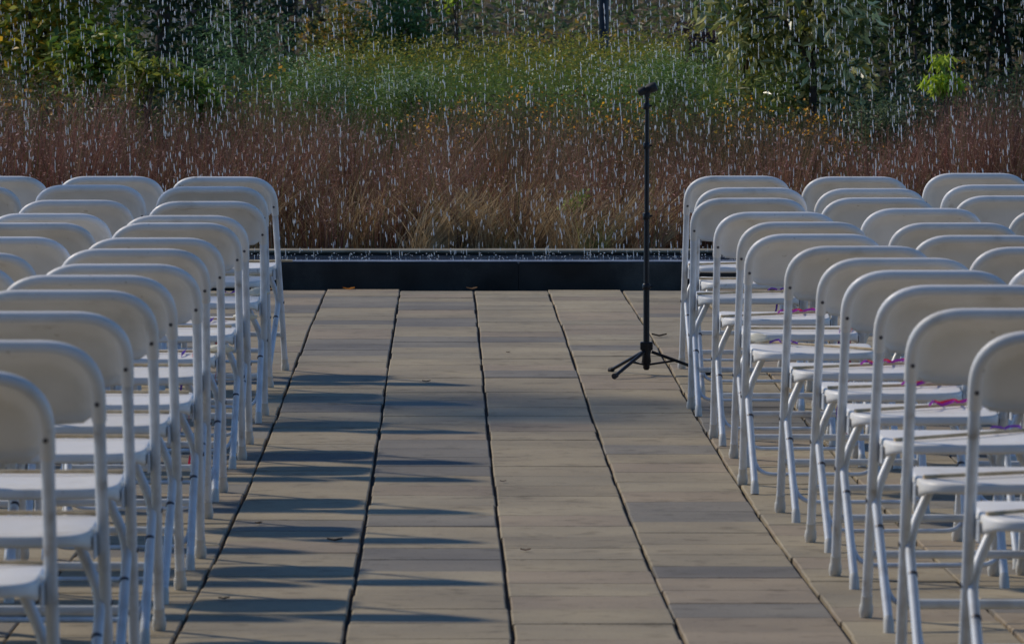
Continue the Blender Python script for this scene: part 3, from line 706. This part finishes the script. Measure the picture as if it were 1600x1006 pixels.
tree('dark_evergreen', 'dark evergreen standing behind the cedar', 'tree', 372, 49, 4.4, (.55, .8, 2.15), 8000, .09, DK + [(.05,.05,.02)], trunk_r=.08)
tree('feathery_cedar', 'feathery green cedar shrub left of centre', 'shrub', 385, 43, 1.5, (.36, .4, .62), 9000, .05, [(.05,.095,.03), (.07,.12,.04), (.04,.075,.03)], asp=.12, trunk_r=.02, tuft=.09)
tree('brown_leaved_tree', 'brown and olive tree between the cedar and the reddish trunks', 'tree', 455, 56, 4.5, (.5, .8, 2.2), 6000, .09, BR, trunk_r=.09)
tree('leafy_shrub', 'olive bush with orange leaves behind the left asters', 'shrub', 560, 50, 1.35, (.5, .5, .36), 3800, .06, OL + [(.25,.13,.015)], trunk_r=.03, tuft=.1)
tree('leafy_shrub', 'mid green bush above the centre of the goldenrod', 'shrub', 625, 48.5, 1.45, (.24, .4, .38), 2400, .06, [(.06,.10,.03), (.08,.12,.03)], trunk_r=.03, tuft=.1)
tree('leafy_shrub', 'brownish bush left of the young yellow sapling', 'shrub', 665, 52, 1.6, (.34, .4, .42), 2600, .06, BR + OL, trunk_r=.03, tuft=.1)
tree('young_sapling', 'slender yellow green sapling rising behind the goldenrod near the middle', 'sapling', 713, 46.8, 1.62, (.11, .12, .28), 420, .055, [(.20,.25,.02), (.26,.28,.03)], trunk_r=.012, nl=7, tuft=.06)
tree('young_sapling', 'lime green drooping sapling among the russet grass at the right', 'sapling', 1478, 36.6, 1.14, (.12, .12, .12), 300, .085, [(.17,.23,.018), (.21,.25,.02), (.10,.15,.018)], asp=.28, trunk_r=.010, nl=8, droop=1.0, tuft=.04)
tree('large_leaved_shrub', 'large leaved shrub with pale curling leaves right of the stand', 'shrub', 1270, 38.3, 2.9, (.52, .45, 1.28), 3800, .125, [(.05,.07,.018), (.10,.11,.03), (.37,.34,.15), (.12,.11,.015), (.24,.23,.09), (.13,.13,.04), (.06,.07,.015)], asp=.30, trunk_r=.035, nl=16, material=m_gloss_leaf, droop=.7, tuft=.11)
tree('large_leaved_shrub', 'second large leaved shrub, lower, left of the tall one', 'shrub', 1165, 38.6, 2.2, (.22, .35, .85), 1100, .11, [(.06,.08,.02), (.10,.11,.03), (.18,.18,.08), (.13,.12,.02)], asp=.30, trunk_r=.025, nl=10, material=m_gloss_leaf, droop=.7, tuft=.11)
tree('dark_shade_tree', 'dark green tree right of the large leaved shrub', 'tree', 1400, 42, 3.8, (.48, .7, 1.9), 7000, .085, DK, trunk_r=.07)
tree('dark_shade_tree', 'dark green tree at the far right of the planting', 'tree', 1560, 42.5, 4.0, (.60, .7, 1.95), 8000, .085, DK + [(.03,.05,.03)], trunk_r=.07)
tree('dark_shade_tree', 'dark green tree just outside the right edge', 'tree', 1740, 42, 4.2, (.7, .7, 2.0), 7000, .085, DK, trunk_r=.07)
tree('dried_plant', 'blackish purple dried plant in the goldenrod right of the stand', 'plant', 1098, 40.2, 1.36, (.17, .12, .26), 700, .035, [(.022,.014,.018), (.03,.018,.016)], asp=.6, trunk_r=.008, nl=8, tuft=.045)
tree('small_shrub', 'small grey green bush between the orange flowers and right hand russet grass', 'shrub', 1372, 36.0, .86, (.15, .14, .22), 2200, .03, [(.06,.08,.035), (.09,.11,.055), (.04,.055,.025)], trunk_r=.01, nl=6, tuft=.05)
tree('green_weed', 'small bright green weed in the tan grass left of the stand', 'plant', 900, 33.9, .36, (.065, .06, .07), 330, .035, [(.12,.20,.03), (.16,.24,.03)], trunk_r=.005, nl=6, tuft=.03)
tree('green_weed', 'thin upright green weed in the leaning tan grass', 'plant', 716, 33.6, .34, (.025, .03, .12), 60, .07, [(.18,.22,.03)], asp=.2, trunk_r=.004, nl=3, tuft=.015)
# white aster cushions
for px, D, H_, lab in ((500, 37.6, 1.14, 'pale green aster cushion with white flowers left of centre'), (1045, 37.2, 1.16, 'pale green aster cushion behind the head of the stand'), (640, 38.0, 1.10, 'white flowering aster cushion in the middle of the green bank')):
    tree('aster_cushion', lab, 'plant', px, D, H_, (.24, .2, .20), 4200, .028, [(.075,.12,.025), (.10,.14,.03), (.05,.09,.018), (.20,.23,.13)], trunk_r=.008, nl=7, asp=.25, tuft=.06)
# trees further off with sky in the gaps
m_bark_red, nt, ln, b = mat('reddish_bark', (.11,.055,.035), .9)
n1 = noise(nt, ln, 10, 6); r1 = ramp(nt, ln, n1.outputs[0], [(.3, (.05,.028,.02)), (.7, (.15,.08,.055))]); ln.new(r1.outputs[0], b.inputs['Base Color'])
far_spots = [(-60, 84, 'olive'), (110, 88, 'brown'), (300, 82, 'olive'), (770, 90, 'brown'), (820, 84, 'olive'), (930, 92, 'brown'), (1070, 86, 'olive'), (1210, 90, 'dark'), (1370, 84, 'olive'), (1520, 88, 'brown'), (1680, 85, 'dark')]
where = ['beyond the far left edge','behind the yellowing tree','behind the dark gap','behind the young yellow sapling','left of the lamp post','behind the lamp post','right of the lamp post','behind the large leaved shrub','behind the right hand dark trees','behind the lime sapling','beyond the far right edge']
for (px, D, k), wh in zip(far_spots, where):
    tree('distant_tree', 'distant %s tree %s' % (k, wh), 'tree', px, D, 6.5 + random.random()*2, (1.15, 1.1, 2.9), 5200, .16, {'olive': OL, 'brown': BR, 'dark': DK}[k], trunk_r=.13, bark=m_bark_red, group='distant trees', tuft=.28)
for px, D, wh in ((452, 60, 'left of the pair above the asters'), (487, 62, 'right of the pair above the asters'), (668, 64, 'above the middle of the goldenrod')):
    tree('bare_trunk_tree', 'tree with a bare reddish trunk, %s' % wh, 'tree', px, D, 6.5, (.9, .9, 1.6), 2600, .12, BR, zc0=5.2, trunk_r=.13 if px < 600 else .09, bark=m_bark_red, nl=7, tuft=.2)

shx, shD = -4.9, 25.2  # unseen tree added to throw dappled shade across the middle of the aisle
st_ = tree('added_shade_tree', 'open crowned tree added unseen outside the left edge to shade the aisle', 'tree', VX + shx*FPX/shD, shD, 5.6, (1.25, 1.3, .95), 2600, .09, OL, zc0=4.6, trunk_r=.07, nl=10, tuft=.16)
st_.location.z = gz(shD)
# unseen hedge added behind the camera to darken the chair backs
hx_, hz_ = np.meshgrid(np.linspace(-26, 26, 70), np.linspace(-.1, 9.5, 16)); hg = MB()
def hb(x, z, s_): return 1.0 * s_ + .35*math.sin(x*1.7 + z*.9)*math.sin(z*1.3 - x*.4) + .2*math.sin(x*4.1)
vs = [(x, -6 + hb(x, z, 1), z) for z, x in zip(hz_.ravel(), hx_.ravel())] + [(x, -8 - hb(x, z, 1)*.6, z) for z, x in zip(hz_.ravel(), hx_.ravel())]
q0 = 70*16; fs = [(j*70+i, j*70+i+1, (j+1)*70+i+1, (j+1)*70+i) for j in range(15) for i in range(69)]; fs += [tuple(q0 + k for k in f[::-1]) for f in fs]
fs += [(15*70+i, 15*70+i+1, q0+15*70+i+1, q0+15*70+i) for i in range(69)] + [(j*70, (j+1)*70, q0+(j+1)*70, q0+j*70) for j in range(15)] + [(j*70+69, q0+j*70+69, q0+(j+1)*70+69, (j+1)*70+69) for j in range(15)]
hg.add(vs, fs)
m_hedge, nt, ln, b = mat('hedge_foliage', (.03,.045,.015), .9)
n1 = noise(nt, ln, 7, 6); r1 = ramp(nt, ln, n1.outputs[0], [(.3, (.012,.02,.007)), (.7, (.06,.08,.025))]); ln.new(r1.outputs[0], b.inputs['Base Color']); bump(nt, ln, n1.outputs[0], b, 1.0, .15)
tag(hg.build('added_shade_hedge', m_hedge), 'tall dark hedge added unseen behind the viewpoint to darken the chair backs', 'hedge')
# lamp post on the rise
x = (943.5 - VX)*47.3/FPX; lp = empty('lamp_post', (x, 47.3, tz(x, 47.3))); tag(lp, 'dark slate lamp post rising behind the goldenrod', 'lamp post')
m = MB(); m.tube([(0,0,-.1), (0,0,3.3)], .042, 18); m.build('pole', m_post, lp)
m = MB(); m.tube([(0,0,-.05), (0,0,.10), (0,0,.12)], [.10,.10,.055], 18); m.build('base', m_post, lp)
m = MB(); m.tube([(0,0,3.3), (0,0,3.33), (0,0,3.5), (0,0,3.52)], [.05,.11,.11,.10], 18); m.build('lamp_lens', m_lens, lp)
m = MB(); m.tube([(0,0,3.521), (0,0,3.55), (0,0,3.60)], [.16,.15,.03], 18); m.build('lamp_cap', m_post, lp)

# ------------------------------------------------------------------ fallen leaves and twigs
def fallen(px, py, L, col, label, rz):
    D = 24.0
    for _ in range(40): D = FPX*eye(D)/(py - VY)
    x = (px - VX)*D/FPX; z = gz(D) + .001; m = MB(); n = 9; vs = []; ca, sa = math.cos(rz), math.sin(rz)
    for i in range(n):
        t = i/(n-1); w_ = L*.33*math.sin(math.pi*t)**.8*(1 + .35*math.sin(i*2.4)) + .0008
        for s_ in (-1, -.5, 0, .5, 1):
            u = (t-.5)*L; v = s_*w_; vs.append((u*ca - v*sa, u*sa + v*ca, .003 + .10*L*abs(s_) + .12*L*abs(t-.5)*2))
    fs = [(i*5+j, i*5+j+1, (i+1)*5+j+1, (i+1)*5+j) for i in range(n-1) for j in range(4)]
    m.add(vs, fs, True, col); o = m.build('dry_leaf', m_flower, color=True); o.location = (x, D, z); tag(o, label, 'leaf', 'dry leaves fallen on the pavers')
for a_ in [(545, 453.6, .065, (.55,.20,.02), 'curled orange dry leaf at the foot of the granite wall', .2),
           (737, 453, .06, (.28,.17,.09), 'small tan dry leaf against the wall near the middle of the aisle', .1),
           (416, 455, .08, (.30,.20,.11), 'brown dry leaf at the wall behind the left front chair', -.1),
           (666, 598, .035, (.05,.035,.025), 'tiny dark leaf on the second file of pavers at mid aisle', .1),
           (794, 552, .022, (.04,.03,.02), 'tiny dark leaf just above the strong paver joint', .5),
           (404, 820, .03, (.06,.045,.03), 'small dark leaf near the left chairs in the near aisle', .9),
           (523, 847, .045, (.07,.05,.035), 'dark curled leaf inside a chair shadow in the near aisle', .2),
           (350, 938, .03, (.08,.05,.03), 'small brown leaf at the bottom left of the aisle', .3),
           (821, 862, .03, (.11,.06,.04), 'small reddish leaf in the near right half of the aisle', 0),
           (1030, 527, .07, (.05,.04,.03), 'thin dark leaf beside the stand near the front right chair', 0),
           (786, 754, .022, (.06,.04,.03), 'speck of dark leaf in the middle of the near aisle', 0)]: fallen(*a_)
